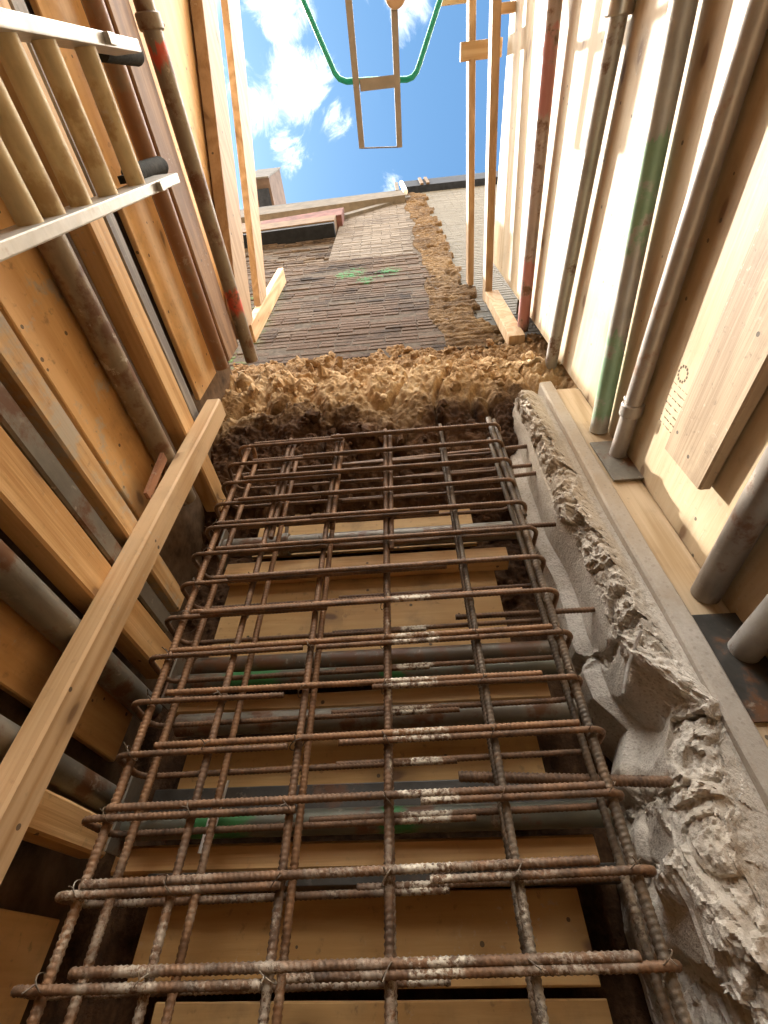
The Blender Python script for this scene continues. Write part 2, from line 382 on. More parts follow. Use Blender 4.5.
# ------------------------------------------------------------------ setting: ground and pit
g = MB()
zg = 2.9
def quad(mb, a, b, c, d): mb.add([a,b,c,d], [(0,1,2,3)])
Bx = 60
quad(g, (-Bx,-Bx,2.35),(-.93,-Bx,2.35),(-.93,1.30,2.35),(-Bx,1.30,2.35))
quad(g, (.87,-Bx,3.3),(Bx,-Bx,3.3),(Bx,1.30,3.3),(.87,1.30,3.3))
quad(g, (-.93,-Bx,2.6),(.87,-Bx,2.6),(.87,-3.2,2.6),(-.93,-3.2,2.6))
quad(g, (-Bx,1.9,2.6),(Bx,1.9,2.6),(Bx,Bx,2.6),(-Bx,Bx,2.6))
tag(g.build('ground', M['ground']), kind='structure')
w = MB()
w.box(-1.15,-.93,-3.2,1.5,-1.3,2.35); w.box(.87,1.1,-3.2,1.10,-1.3,3.3); w.box(-.93,.87,-3.4,-3.2,-1.3,2.6)
tag(w.build('terrain', M['earth']), kind='structure')
f = MB(); quad(f, (-.95,-3.2,-1.2),(.9,-3.2,-1.2),(.9,1.6,-1.2),(-.95,1.6,-1.2))
tag(f.build('pit_floor', M['earth']), kind='structure')

def facet(p, sc, sd):
    P = p*sc + Vector((sd, sd*.7, sd*1.3)); c = NZ.voronoi(P)[1][0]
    return NZ.cell(c*37.0)*.5 + 1.1*(NZ.cell_vector(c*19.0)-Vector((.5,.5,.5))).dot(P-c)
# soil face under the house: a real sheet, undercut behind the cage
PROF = [(-1.25,1.43),(.2,1.43),(.9,1.44),(1.30,1.42),(1.42,1.36),(1.52,1.26),(1.62,1.18),(1.75,1.13),(1.9,1.08),(2.05,1.05),(2.2,1.04),(2.34,1.06),(2.42,1.10),(2.50,1.12),(2.62,1.13),(2.74,1.155),(2.82,1.19),(2.92,1.24),(3.0,1.30)]
def prof(z):
    for (a, ya), (c, yc) in zip(PROF, PROF[1:]):
        if z <= c: return ya + (yc-ya)*(z-a)/(c-a)
    return PROF[-1][1]
sm = MB(); nx, nz = 420, 500
xs = [-1.30 + 2.5*i/nx for i in range(nx+1)]
zs = [(-1.25 + 2.2*j/60) if j < 60 else .95 + 2.05*(j-60)/(nz-60) for j in range(nz+1)]
for z in zs:
    yb = prof(z)
    for x in xs:
        p = Vector((x, z*.9, 1.7))
        d = .036*NZ.fractal(p*2.2, 1.0, 2.0, 2) + .022*NZ.fractal(p*8, .55, 2.2, 4) + .009*facet(p, 26.0, 4.4) + .0035*facet(p, 70.0, 8.8)
        wv = Vector((x + .03*NZ.noise(p*11), z + .03*NZ.noise(p*11+Vector((5,5,5))), 3.0))
        v1 = NZ.voronoi(wv*9)[0]; v2 = NZ.voronoi(wv*31)[0]
        big_ = max(0, NZ.noise(p*4+Vector((3,1,7)))+.1); mid_ = max(0, NZ.noise(p*6+Vector((9,2,4)))+.2)
        d += .07*min(.22, v1[1]-v1[0])*big_ + .05*min(.2, v2[1]-v2[0])*mid_ + .005*NZ.fractal(p*50, .6, 2.2, 2)
        ch = abs(NZ.noise(Vector((x*5.5, z*3.0, 8.1))))
        d -= .05*max(0, .16-ch)/.16*(1 if 1.6 < z < 2.4 else .4)
        k = 1.0 if z > 1.3 else .6
        sag = .13*max(0, (x-.35))*(1 if z > 2.2 else 0)
        sm.v.append((x, yb - d*k*1.15 + .03, z + .10*d - sag))
for j in range(nz):
    for i in range(nx):
        a = j*(nx+1)+i; sm.f.append((a, a+1, a+nx+2, a+nx+1))
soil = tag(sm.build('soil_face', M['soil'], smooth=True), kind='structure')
# stones stuck in the soil
st = MB()
for i in range(420):
    x = random.uniform(-1.0, .8); z = random.uniform(1.35, 2.75); r = random.choice([.006,.006,.008,.008,.01,.012,.015,.02,.032])*random.uniform(.7,1.2)
    c = Vector((x, 0, z)); ii = min(nx-1, int((x+1.3)/2.5*nx)); jj = 60+int((z-.95)/2.05*(nz-60)); c.y = sm.v[jj*(nx+1)+ii][1] - r*.25; base = len(st.v)
    sx, sy, sz = (random.uniform(.7,1.3) for _ in range(3))
    for a in range(5):
        for bb in range(8):
            th = math.pi*(a+.0001)/4; ph = 2*math.pi*bb/8
            q = Vector((math.sin(th)*math.cos(ph), math.sin(th)*math.sin(ph), math.cos(th)))
            rr = r*(1+.75*NZ.noise(q*1.9+Vector((i*3.3,0,0))))
            st.v.append((c.x+q.x*rr*sx, c.y+q.y*rr*sy, c.z+q.z*rr*sz))
    for a in range(4):
        for bb in range(8):
            st.f.append((base+a*8+bb, base+a*8+(bb+1)%8, base+(a+1)*8+(bb+1)%8, base+(a+1)*8+bb))
tag(st.build('soil_rubble', M['soil']), kind='stuff', label='loose stones and broken brick bits stuck in the soil face', cat='rubble')

# ------------------------------------------------------------------ house
house = thing('brick_house', 'old stock brick house wall rising above the soil face with green spray mark', 'house', (0,1.2,2.7))
def masonry(name, m, x0, x1, z0, z1, y, worn, inside=None, c=.054, bl=.225, proud=.0025, seed=0, mort=None, thick=.08, gap=.0045):
    rnd = random.Random(seed); mb = MB(); r = 0; z = z0
    while z < z1:
        row = rnd.uniform(-1,1)*worn*.9 + (worn*-1.2 if rnd.random() < .2 else 0)
        x = x0 - (bl/2 if r % 2 else 0) - rnd.uniform(0,.02)
        while x < x1:
            bw = bl*(.5 if rnd.random() < .22 else 1)
            a = max(x, x0); e = min(x+bw-gap*.4, x1)
            cx, cz = (a+e)/2, z+c/2
            if e-a > .03 and (inside is None or inside(cx, cz)):
                pr = rnd.uniform(-worn, worn)*.7 + row
                if rnd.random() < .12: pr += worn*1.8
                bt = rnd.uniform(0, gap*.4); tp = rnd.uniform(0, gap*.5)
                j = lambda s=.4: rnd.uniform(-s, s)*worn
                yf = y - proud + pr
                zb, zt = z+gap*.5+bt, z+c-gap*.5-tp
                e1 = .006+.3*worn
                # worn face: inset front quad, softened arris
                v = [(a+j(),y+thick,zb),(e+j(),y+thick,zb),(e+j(),y+thick,zt),(a+j(),y+thick,zt),
                     (a+j(),yf+e1,zb+j()),(e+j(),yf+e1,zb+j()),(e+j(),yf+e1,zt+j()),(a+j(),yf+e1,zt+j()),
                     (a+e1,yf+j(),zb+e1*.8),(e-e1,yf+j(),zb+e1*.8),(e-e1,yf+j(),zt-e1*.8),(a+e1,yf+j(),zt-e1*.8)]
                mb.add(v, [(8,9,10,11),(4,5,9,8),(5,6,10,9),(6,7,11,10),(7,4,8,11),(0,1,5,4),(1,2,6,5),(2,3,7,6),(3,0,4,7)], rnd.random())
            x += bw
        z += c; r += 1
    return mb.build(name, m, house)
def xo0(z): return .305 + .02*math.sin(z*9)+.03*math.sin(z*3.1)           # left edge of the torn strip
def xo1(z): return .615 + (.10*(3.8-z) if z < 3.8 else 0) + .03*math.sin(z*7)+.02*math.sin(z*17)
def top(x): return 7.25 + (x+.65)*1.15                                   # sloping top of the old gable
masonry('wall', M['brick'], -1.75, .42, 2.72, 5.05, 1.20, .0032, lambda x, z: x < xo0(z), seed=1)
masonry('upper_panel', M['panel'], -.65, .42, 5.05, 8.6, 1.20, .0016, lambda x, z: x < xo0(z) and z < top(x), seed=2)
masonry('recessed_wall', M['brick'], -6.0, -.655, 5.05, 6.5, 1.255, .010, seed=3)
tm = MB(); tu, tv = 26, 520
for j in range(tv+1):
    z = 2.72 + 5.98*j/tv
    xa, xb = xo0(z)-.03, xo1(z)
    st_ = .05*(NZ.cell(Vector((0,0,math.floor(z/.132)*1.37)))-.5)        # toothed where bricks were pulled out
    for i in range(tu+1):
        t = i/tu; x = xa+(xb+st_-xa)*t; p = Vector((x*1.5, 2.0, z))
        d = .012*NZ.fractal(p*5, .9, 2.1, 4) + .010*NZ.fractal(p*24, .8, 2.2, 3)
        v = NZ.voronoi(Vector((x*6, 1.0, z*13)))[0]; d += .012*min(.6, v[1]-v[0])
        bed = abs(((z/.066) % 1)-.5)*2; d -= .016*max(0, (bed-.72)/.28)
        hole = NZ.noise(Vector((x*7+3, 5, z*6))); d -= .05*max(0, hole-.38)/.3
        e = 1 if 0 < i < tu else 0
        tm.v.append((x, (1.190-d) if e else 1.24, z))
for j in range(tv):
    for i in range(tu):
        a = j*(tu+1)+i; tm.f.append((a, a+1, a+tu+2, a+tu+1))
tm.build('torn_strip', M['ochre'], house, smooth=True)
masonry('pale_wall', M['pale'], .48, 3.2, 2.9, 8.95, 1.225, .0006, lambda x, z: x >= xo1(z)-.05, seed=5, proud=.002, gap=.005)
k = MB(); k.box(-1.75,.36,1.2015,1.55,2.70,5.05); k.box(-.645,.36,1.2005,1.55,5.05,7.2); k.box(-6,-.66,1.261,1.55,5.05,6.55); k.box(-6,-1.76,1.22,1.55,2.5,5.05)
k.hexa([(-.645,1.215,7.2),(.36,1.215,7.2),(.36,1.55,7.2),(-.645,1.55,7.2),(-.645,1.215,7.22),(.36,1.215,8.4),(.36,1.55,8.4),(-.645,1.55,7.22)])
k.build('mortar_core', M['mortar'], house)
k = MB(); k.box(.60,3.3,1.2265,1.55,2.70,8.95); k.box(.30,.60,1.235,1.55,2.70,8.95); k.build('pale_mortar_core', M['pmort'], house)
# eaves on the left: black soffit, pale board, faded red band, stone coping
def eave(name, m, xa, xb, ya, yb, za0, za1, zb0, zb1, yback):
    q = MB(); q.hexa([(xa,ya,za0),(xb,yb,zb0),(xb,yback,zb0),(xa,yback,za0),(xa,ya,za1),(xb,yb,zb1),(xb,yback,zb1),(xa,yback,za1)])
    return q.build(name, m, house)
eave('soffit', M['black'], -6, -.67, 1.16, 1.085, 6.0, 6.12, 6.37, 6.47, 1.5)
eave('fascia', M['fascia'], -6, -.67, 1.15, 1.07, 6.12, 6.6, 6.47, 6.80, 1.5)
eave('red_band', M['redb'], -1.72, -.60, 1.12, 1.075, 6.70, 7.22, 6.80, 7.30, 1.5)
eave('side_band', M['fascia'], -6, -1.72, 1.15, 1.12, 6.6, 7.1, 6.70, 7.22, 1.5)
eave('coping', M['slab'], -6, .27, 1.12, 1.10, 6.9, 7.7, 7.98, 8.45, 1.5)
eave('roof', M['roofc'], -6, .22, 1.16, 1.14, 7.7, 8.3, 8.45, 8.80, 1.6)
eave('gable_shadow_board', M['slab'], -.66, .36, 1.15, 1.17, 7.12, 7.3, 8.25, 8.40, 1.5)
eave('added_shade_slab', M['fascia'], -7, -3.47, .84, .84, 8.46, 8.6, 8.46, 8.6, 1.6)  # unseen slab, added only to keep the sun off the cage
gut = eave('gutter', M['navy'], .26, 3.3, 1.13, 1.12, 8.95, 9.6, 8.95, 9.6, 1.6)
p = MB(); p.tube([(.285,1.09,8.15),(.275,1.09,8.55),(.255,1.09,9.1)], .035); p.build('downpipe', M['white'], house, smooth='auto')
p = MB(); p.box(.145,.20,1.10,1.16,8.5,9.35); p.build('vent_stub', M['slab'], house)
p = MB(); p.box(.56,.61,1.10,1.125,8.95,9.62); p.box(.66,.71,1.10,1.125,8.95,9.62); p.build('gutter_bracket', M['fascia'], gut)
ob = thing('projecting_bay', 'pinkish rendered upper bay with dark strip, projecting beyond the left end of the roof', 'building', (-2.5,1.2,9.4))
q = MB(); q.box(-2.42,-1.99,.86,1.4,9.45,10.6); q.build('underside_box', M['pink'], ob)
q = MB(); q.box(-2.24,-2.03,1.00,1.30,9.40,9.447); q.build('dark_strip', M['navy'], ob)
q = MB(); q.box(-2.42,-1.985,.835,.857,9.40,10.7); q.build('fascia_board', M['roofc'], ob)

# ------------------------------------------------------------------ left side of the pit
GL = 'plywood lining boards of the left pit side'
def board(name, m, x0, x1, y0, y1, z0, z1, axis, label, cat, group=None, amp=.003, seed=0, bv=0):
    mb = rough_box(x0,x1,y0,y1,z0,z1,axis,amp,seed=seed)
    ax = 'xyz'.index(axis); c = [(x0+x1)/2,(y0+y1)/2,(z0+z1)/2]; c[ax] = (x0,y0,z0)[ax]
    o = mb.build(name, m, loc=tuple(c)); return tag(o, label, cat, group)
# top sheet: its upper edge falls towards the house
q = MB(); q.hexa([(-.892,-1.6,2.3),(-.872,-1.6,2.3),(-.872,.90,2.3),(-.892,.90,2.3),(-.892,-1.6,4.15),(-.872,-1.6,4.15),(-.872,.90,2.62),(-.892,.90,2.62)])
tag(q.build('plywood_sheet', M['ply_y'], loc=(-.88,-1.6,2.3)), 'tallest plywood sheet on the left, under the sloping top rail beside the red-banded prop', 'plywood', GL)
LP = [(1.755,2.02,.90,'ply_y','plywood board between the rusty tube and the thin grey board, left side'),
      (1.045,1.30,.99,'ply_c','plywood board with cement splashed on its lower corner, above the mortar-stained timber'),
      (.436,.60,1.30,'ply_y','scuffed orange plywood board low on the left, just below the fat dark tube'),
      (-.28,.11,1.33,'ply_y','lowest plywood board at the bottom left corner behind the cage')]
for i, (a, c, ye, m, lab) in enumerate(LP):
    tag(rough_box(-.892,-.872,-1.6,ye,a,c,'y',.002,seed=i).build('plywood_sheet', M[m], loc=(-.88,-1.6,a)), lab, 'plywood', GL)
GT = 'timber walings along the left pit side'
LT = [(1.40,1.492,-.80,1.24,'pine_y','clean pale timber waling between the brown tube and the thin grey board'),
      (.876,.95,-.80,1.22,'mort_y','timber waling stained with grey-green mortar, left edge of the photo'),
      (.668,.776,-.80,1.28,'pine_y','broad timber waling just above the fat dark tube, ending behind the leaning post'),
      (.216,.288,-.80,1.30,'pine_y','lowest timber waling on the left, bearing the steel plate at the back corner'),
      (2.04,2.224,-.80,.86,'old_y','dark brown weathered waling directly below the red-banded prop')]
for i, (a, c, xf, ye, m, lab) in enumerate(LT):
    board('timber_waling', M[m], -.872+.002, xf, -1.6, ye, a, c, 'y', lab, 'timber', GT, .004, i+3)
board('grey_board', M['grey_y'], -.868,-.822,-1.6,1.02,1.535,1.60,'y','thin weathered grey board lying on the clean pale waling, left side','board',None,.004,21)
board('steel_channel', M['dull'], -.868,-.80,-1.6,1.2,.782,.842,'y','flat grey steel channel between the mortar-stained and the broad waling','channel',None,.001,22)

def prop(label, along, c, y0, y1, r, mat, group, inner=None, name='acrow_prop', plate0=None, plate1=None, collar=None, coil=None, split=None):
    """steel trench prop along Y ('y') or X ('x') through c=(other, z). Own Y axis runs along it."""
    if along == 'y':
        root = thing(name, label, 'prop', (c[0], y0, c[1]), group); rot = 0
    else:
        root = thing(name, label, 'prop', (y0, c[0], c[1]), group); rot = -math.pi/2
    root['wloc'] = [0,0,0]
    L = y1-y0; rr = c[2] if len(c) > 2 else r
    s = split if split is not None else L
    def tb(a, e, rad, nm, m, parent=root, seg=24):
        mb = MB(); n = 10
        bow = .0
        mb.tube([(0, a+(e-a)*i/n, 0) for i in range(n+1)], rad, seg)
        return mb.build(nm, m, parent, smooth='auto')
    tb(0, s, r, 'outer_tube', mat)
    if split is not None: tb(s, L, inner or r*.8, 'inner_tube', M['dull'] if mat != M['galv'] else M['galv'])
    if collar is not None:
        mb = MB(); mb.tube([(0,collar-.022,0),(0,collar-.018,0),(0,collar+.018,0),(0,collar+.022,0)], [r*1.18,r*1.28,r*1.28,r*1.18], 20)
        col_ = mb.build('collar', M['bright'] if mat == M['galv'] else mat, root, smooth='auto')
        mb = MB(); mb.tube([(-.0,collar,r*1.2),(.015,collar,r*1.2+.05)], .008, 8); mb.build('handle', M['dull'], col_, smooth='auto')
    if coil is not None:
        mb = MB(); a, e = coil; n = int((e-a)/.0025)
        mb.tube([(0,a+(e-a)*i/n,0) for i in range(n+1)], [r*(.86+.13*math.sin(i*2*math.pi/4)) for i in range(n+1)], 18)
        mb.build('threaded_sleeve', M['galv'], root, smooth=True)
    for pl, yy in ((plate0, 0), (plate1, L)):
        if pl:
            w, h, m2, off = pl; mb = MB()
            y_a, y_b = (yy+.001, yy+.007) if yy == 0 else (yy-.007+.006, yy+.0055)
            if yy == 0: y_a, y_b = -.006, 0
            mb.box(-w/2+off[0], w/2+off[0], y_a, y_b, -h/2+off[1], h/2+off[1]); mb.build('base_plate', m2, root, bevel=.001)
    root.rotation_euler = (0,0,rot)
    return root
GP = 'steel props along the left pit side'
redband = steel('red_banded_prop', (.30,.245,.175), .42, (.62,.075,.035), ((1.40,1.45),(2.22,2.33)), metal=.3, splash=.6)
prop('left prop marked with red paint bands, under the top plywood sheet', 'y', (-.785,2.31), -1.6, .98, .034, redband, GP, collar=1.345, coil=(.9,1.33))
prop('rusty brown steel tube beside the weathered waling, upper left', 'y', (-.80,1.93), -1.6, .84, .030, M['rusty'], GP)
prop('brown stained steel tube between two walings, middle of the left side', 'y', (-.834,1.265), -1.6, 1.05, .036, steel('brown_prop',(.30,.23,.15),.45,metal=.3,splash=.7), GP)
prop('fat dark grey steel tube low on the left behind the leaning post', 'y', (-.835,.585), -1.6, 1.32, .0365, M['dull'], GP)
prop('lowest dark steel tube on the left, running into the back corner', 'y', (-.836,.338), -1.6, 1.32, .033, M['dull'], GP)

# tall post leaning against the left side
board('timber_post', M['pine_z'], -.802,-.742,.852,.935,-1.2,1.66,'z','long clean timber post standing upright in front of the left side and cage','post',None,.003,31)
q = MB(); q.hexa([(-.808,.826,1.04),(-.796,.826,1.04),(-.796,.852,1.04),(-.808,.852,1.04),(-.808,.80,1.215),(-.796,.80,1.215),(-.796,.83,1.215),(-.808,.83,1.215)])
tag(q.build('red_batten', M['red_z'], loc=(-.785,.83,1.05)), 'short reddish batten tucked behind the tall leaning post', 'batten')

# short upright and rails at the top left
GR = 'timber top rails along the pit edge'
q = MB(); q.box(-.835,-.795,.86,.96,2.50,3.62)
tag(q.build('end_post', M['pine_z'], loc=(-.81,.91,2.5), bevel=.004), 'short upright timber at the far end of the left top rails', 'post')
def slope_rail(x0, x1, ya, za0, za1, yb, zb0, zb1, label, m, group):
    q = MB(); q.hexa([(x0,ya,za0),(x1,ya,za0),(x1,yb,zb0),(x0,yb,zb0),(x0,ya,za1),(x1,ya,za1),(x1,yb,zb1),(x0,yb,zb1)])
    return tag(q.build('top_rail', M[m], loc=((x0+x1)/2,yb,zb0), bevel=.004), label, 'rail', group)
slope_rail(-.86,-.80,-1.2,3.72,3.96, .86,2.30,2.575, 'left top rail fixed along the edge of the plywood sheet', 'rail_y', GR)
slope_rail(-.84,-.80,-1.2,4.23,4.60, .858,2.80,3.00, 'free outer left rail with sky on both sides', 'rail_y', GR)

# ladder
lad = thing('ladder', 'worn extension ladder with fat yellowed rungs leaning at the upper left', 'ladder', (-.62,0,-1.2))
for yc, (a, e), top_ in ((.125,(.110,.134),1.575), (-.14,(-.152,-.128),1.60)):
    q = MB(); q.box(-.655,-.585,a,e,-1.18,top_); stile = q.build('stile', M['alu'], lad, bevel=.003)
    q = MB(); q.box(-.664,-.578,a-.012,e+.012,-1.2,-1.12); q.build('foot', M['rubber'], stile, bevel=.006)
    yr_ = .098 if yc > 0 else -.14; zr_ = 1.47 if yc > 0 else 1.56
    q = MB(); q.tube([(-.672,yr_,zr_+.012*i) for i in range(20)], [.024-.003*(i%2) for i in range(20)], 16); q.box(-.66,-.64,yr_-.008,yr_+.008,zr_-.1,zr_+.02); q.build('rubber_roller', M['rubber'], stile, smooth='auto')
    q = MB(); q.box(-.585,-.572,a+.002,e-.002,1.40,1.435); q.build('bracket', M['alu'], stile, bevel=.002)
z = 1.375
for i, z in enumerate([1.372,1.212,1.090,.985,.91,.74,.57,.40,.23,.06,-.11,-.28,-.45,-.62,-.79,-.96]):
    q = MB(); q.tube([(-.62+(.0 if i%2 else -.0),-.130,z),(-.62,.0,z),(-.62,.113,z)], .0215, 18); q.build('rung', M['rung'], lad, smooth='auto')

# ------------------------------------------------------------------ right side of the pit
q = rough_box(.822,.842,-1.6,1.062,.02,4.05,'y',.0015,seed=40)
ps = tag(q.build('plywood_sheet', M['ply_sun'], loc=(.83,-1.6,.02)), 'large sunlit plywood lining with stamped print behind the right-hand props', 'plywood')
q = rough_box(.822,.842,-1.6,1.10,-1.2,.012,'y',.0015,seed=41)
tag(q.build('plywood_sheet', M['ply_y'], loc=(.83,-1.6,-1.2)), 'shaded lower plywood lining below the right-hand props', 'plywood')
# printed stamp on the sheet: lines of worn, unreadable small print
q = MB(); rs = random.Random(5)
for ln, (y0_, zt) in enumerate([(.70,1.235),(.72,1.235),(.742,1.235),(.764,1.235),(.786,1.235),(.808,1.235),(.83,1.235)]):
    zz = zt
    while zz > zt-.075:
        h = rs.uniform(.002,.006)
        if rs.random() < .8: q.box(.8212,.8222,y0_,y0_+rs.choice([.002,.004,.002]),zz-h,zz)
        zz -= h+.003
q.build('stamp_print', M['ink'], ps); q = MB()
for i in range(12):
    a = 2*math.pi*i/12
    q.box(.8212,.8222,.66+.022*math.cos(a),.668+.022*math.cos(a),1.205+.022*math.sin(a),1.211+.022*math.sin(a))
q.build('stamp_ring', M['ink'], ps); q = MB()
for i in range(8):
    q.box(.8212,.8222,.36+.006*(i%2),.364+.006*(i%2),1.47-.010*i,1.477-.010*i)
q.build('stamp_print', M['ink'], ps)

GQ = 'steel props along the right pit side'
redprop = steel('red_prop', (.42,.34,.30), .30, (.42,.11,.10), ((1.45,1.75),(2.35,2.85)), metal=.3, pstr=.62)
greenprop = steel('green_prop', (.46,.44,.38), .18, (.09,.33,.13), ((1.78,2.05),(2.30,2.62)), metal=.35, pstr=.55)
bigprop = steel('stained_prop', (.47,.43,.39), .24, metal=.4, rough=.36, rustcol=(.27,.16,.10))
def at_prop(label, ya, xa, za, yb, xb, zb, r, mat, **kw):
    o = prop(label, 'y', (xa, za), 0, math.dist((ya,xa,za),(yb,xb,zb)), r, mat, GQ, **kw)
    o.location = (xa, ya, za)
    d = Vector((xb-xa, yb-ya, zb-za)).normalized()
    o.rotation_euler = Vector((0,1,0)).rotation_difference(d).to_euler()
    return o
at_prop('dark red painted prop on the right, furthest towards the top rails', -1.6,.745,2.93, 1.13,.778,2.755,.034,redprop)
at_prop('right-hand prop with a bright clamp near its upper end, next to the red one', -1.6,.79,2.10, 1.13,.775,2.16,.034,M['galv'],split=1.47,inner=.030,collar=1.46)
at_prop('yellowish prop with green paint patches on the right, standing on the jamb', -1.6,.775,1.92, 1.052,.782,1.515,.0335,greenprop)
at_prop('big stained prop with a dark base plate in the middle of the right side', -1.6,.793,1.42, 1.046,.790,1.345,.0285,bigprop,collar=2.46,plate1=(.105,.24,M['dull'],(-.017,-.03)))
at_prop('dark prop low on the right, below the wide pale plank', -1.6,.785,.88, 1.052,.783,.715,.035,steel('dark_prop',(.30,.26,.22),.4,metal=.4))
at_prop('lowest right-hand prop with a white-scuffed end on a large dark plate', -1.6,.785,.56, 1.046,.783,.545,.034,M['galv'],plate1=(.12,.27,M['dark'],(-.02,-.03)))
board('plank', M['pale_y'], .782,.817,-1.4,.845,.905,1.105,'y','wide pale plank fixed flat across the right plywood above the dark prop','plank',None,.003,50)

# jamb: upright timber and the concrete around it
board('jamb_timber', M['pale_z'], .702,.821,1.054,1.12,-1.2,1.87,'z','upright pale timber the right-hand props bear on, beside the concrete lip','timber',None,.002,51)
conc = thing('concrete_wall', 'broken edge of poured concrete right of the cage with a smooth lip', 'concrete', (.6,1.1,-1.2))
q = rough_box(.645,.700,1.026,1.30,-1.2,1.90,'z',.006,n=60,seed=52); q.build('lip', M['lip'], conc)
# jagged face: grid swept along a bent section
SEC = [(.485,1.44,0),(.49,1.38,0),(.495,1.30,.15),(.505,1.20,.2),(.515,1.12,.3),(.53,1.055,.8),(.55,1.025,1),(.575,1.022,1),(.60,1.035,.7),(.622,1.05,.15),(.645,1.055,.0),(.652,1.06,0)]
LN = [0]
for a, c in zip(SEC, SEC[1:]): LN.append(LN[-1]+math.hypot(c[0]-a[0], c[1]-a[1]))
def sec(t):
    t *= LN[-1]
    for i in range(len(SEC)-1):
        if t <= LN[i+1]+1e-9:
            k = (t-LN[i])/(LN[i+1]-LN[i]); return [SEC[i][j]+(SEC[i+1][j]-SEC[i][j])*k for j in range(3)]
q = MB(); nu, nv = 190, 620
for j in range(nv+1):
    z = -1.2 + .9*j/60 if j < 60 else -.3 + 2.12*(j-60)/(nv-60)
    for i in range(nu+1):
        x, y, rg = sec(i/nu)
        p = Vector((x*1.0, y, z))
        big = NZ.fractal(Vector((x*2, y*2, z*3.1+4)), 1, 2, 3)
        shift = .035*NZ.noise(Vector((0,0,z*3.3+1.7))) + (-.055 if z < .12 else -.055*max(0,1-(z-.12)/.25)) - .012*min(1,max(0,(z-1.0)/.4)) + .02*min(1,max(0,(z-1.3)/.2))
        # teeth: broken blocks step in and out with height
        pw = p + .02*NZ.noise_vector(p*8)
        tooth = .055*facet(pw, 6.0, 2.2) + .026*facet(pw, 14.0, 7.1) + .012*facet(pw, 33.0, 1.3) + .02*big
        fine = .006*NZ.fractal(p*40, .7, 2.2, 3)
        wob_ = .05*NZ.noise(Vector((x*9, y*9, 2)))
        band = max(0, 1-abs(z+wob_-.235)/.05, 1-abs(z+wob_-.115)/.04, 1-abs(z+wob_+.03)/.05, .8-abs(z+wob_-.60)/.04)
        hollow = max(0, 1-abs(z+wob_-.41)/.085)*min(1, max(0, (y-.99))/.03)
        amt = rg
        patch = NZ.noise(Vector((y*4, x*3, z*5.5+9)))
        if i/nu < .66: amt = max(rg*.10, min(.9, band*1.4)*(.3+.7*min(1, i/nu/.45)))
        # pan marks of the trench sheets on the cast side
        pan = 0
        if i/nu < .62:
            s_ = (y-1.0)*9.5; pan = .042*max(0, min(1, .5+2.2*math.sin(s_*2.6+.4+.6*math.sin(z*1.1))))*(.35+.65*min(1, max(0, (z-.1)/.5)))
        x2 = x + shift*(1-max(0,(x-.6)/.05) if x > .6 else 1) - amt*(tooth*.75+fine) - pan*(1-amt*.7) + .055*hollow*(1 if x < .62 else 0)
        y2 = y - amt*(tooth*.55+fine*1.6) + (.012*NZ.noise(p*2.5))*(1-amt)
        q.v.append((x2, y2, z + amt*.03*big))
for j in range(nv):
    for i in range(nu):
        a = j*(nu+1)+i; q.f.append((a, a+1, a+nu+2, a+nu+1))
q.build('broken_face', M['conc'], conc, smooth='auto')
q = MB(); q.box(.56,.66,1.12,1.44,-1.2,1.72); q.build('core', M['conc'], conc)
q = MB(); q.tube([(.47,1.06,.46),(.50,1.04,.52),(.545,1.0,.585)], .004, 6); tag(q.build('wire_offcut', M['galv'], loc=(.47,1.06,.46)), 'thin pale wire sticking out across the broken concrete hollow', 'wire')

# rails and end post at the top right
q = MB(); q.box(.665,.76,1.10,1.165,2.62,3.45)
tag(q.build('end_post', M['new_y'], loc=(.7,1.13,2.62), bevel=.004), 'short upright timber on the soil at the far end of the right rails', 'post')
def flat_rail(x0a, x1a, za0, za1, ya, x0b, x1b, zb0, zb1, yb, label):
    q = MB(); q.hexa([(x0a,ya,za0),(x1a,ya,za0),(x1b,yb,zb0),(x0b,yb,zb0),(x0a,ya,za1),(x1a,ya,za1),(x1b,yb,zb1),(x0b,yb,zb1)])
    return tag(q.build('top_rail', M['rail_y'], loc=(x0a,ya,za0), bevel=.004), label, 'rail', GR)
flat_rail(.655,.705,3.92,4.02,-1.2, .665,.715,3.42,3.53,1.18, 'right top rail nearest the plywood, carrying the cross timber')
flat_rail(.575,.62,4.30,4.42,-1.2, .605,.65,3.86,3.97,1.18, 'inner right rail standing free against the sky')
GC = 'short cross timbers on the right rails'
def cross_t(x0,x1,y0,y1,z0,z1,label): 
    q = MB(); q.box(x0,x1,y0,y1,z0,z1); return tag(q.build('cross_timber', M['new_x'], loc=(x0,(y0+y1)/2,z0), bevel=.003), label, 'timber', GC)
cross_t(.535,.80,-.20,-.11,4.10,4.135,'cross timber nailed over both right rails with its end in the sky')
cross_t(.70,.99,-.33,-.285,3.9,3.95,'thin cross batten above the right plywood at the top edge')
cross_t(.395,.56,-.42,-.36,4.05,4.09,'timber end poking into the sky beside the green tube')

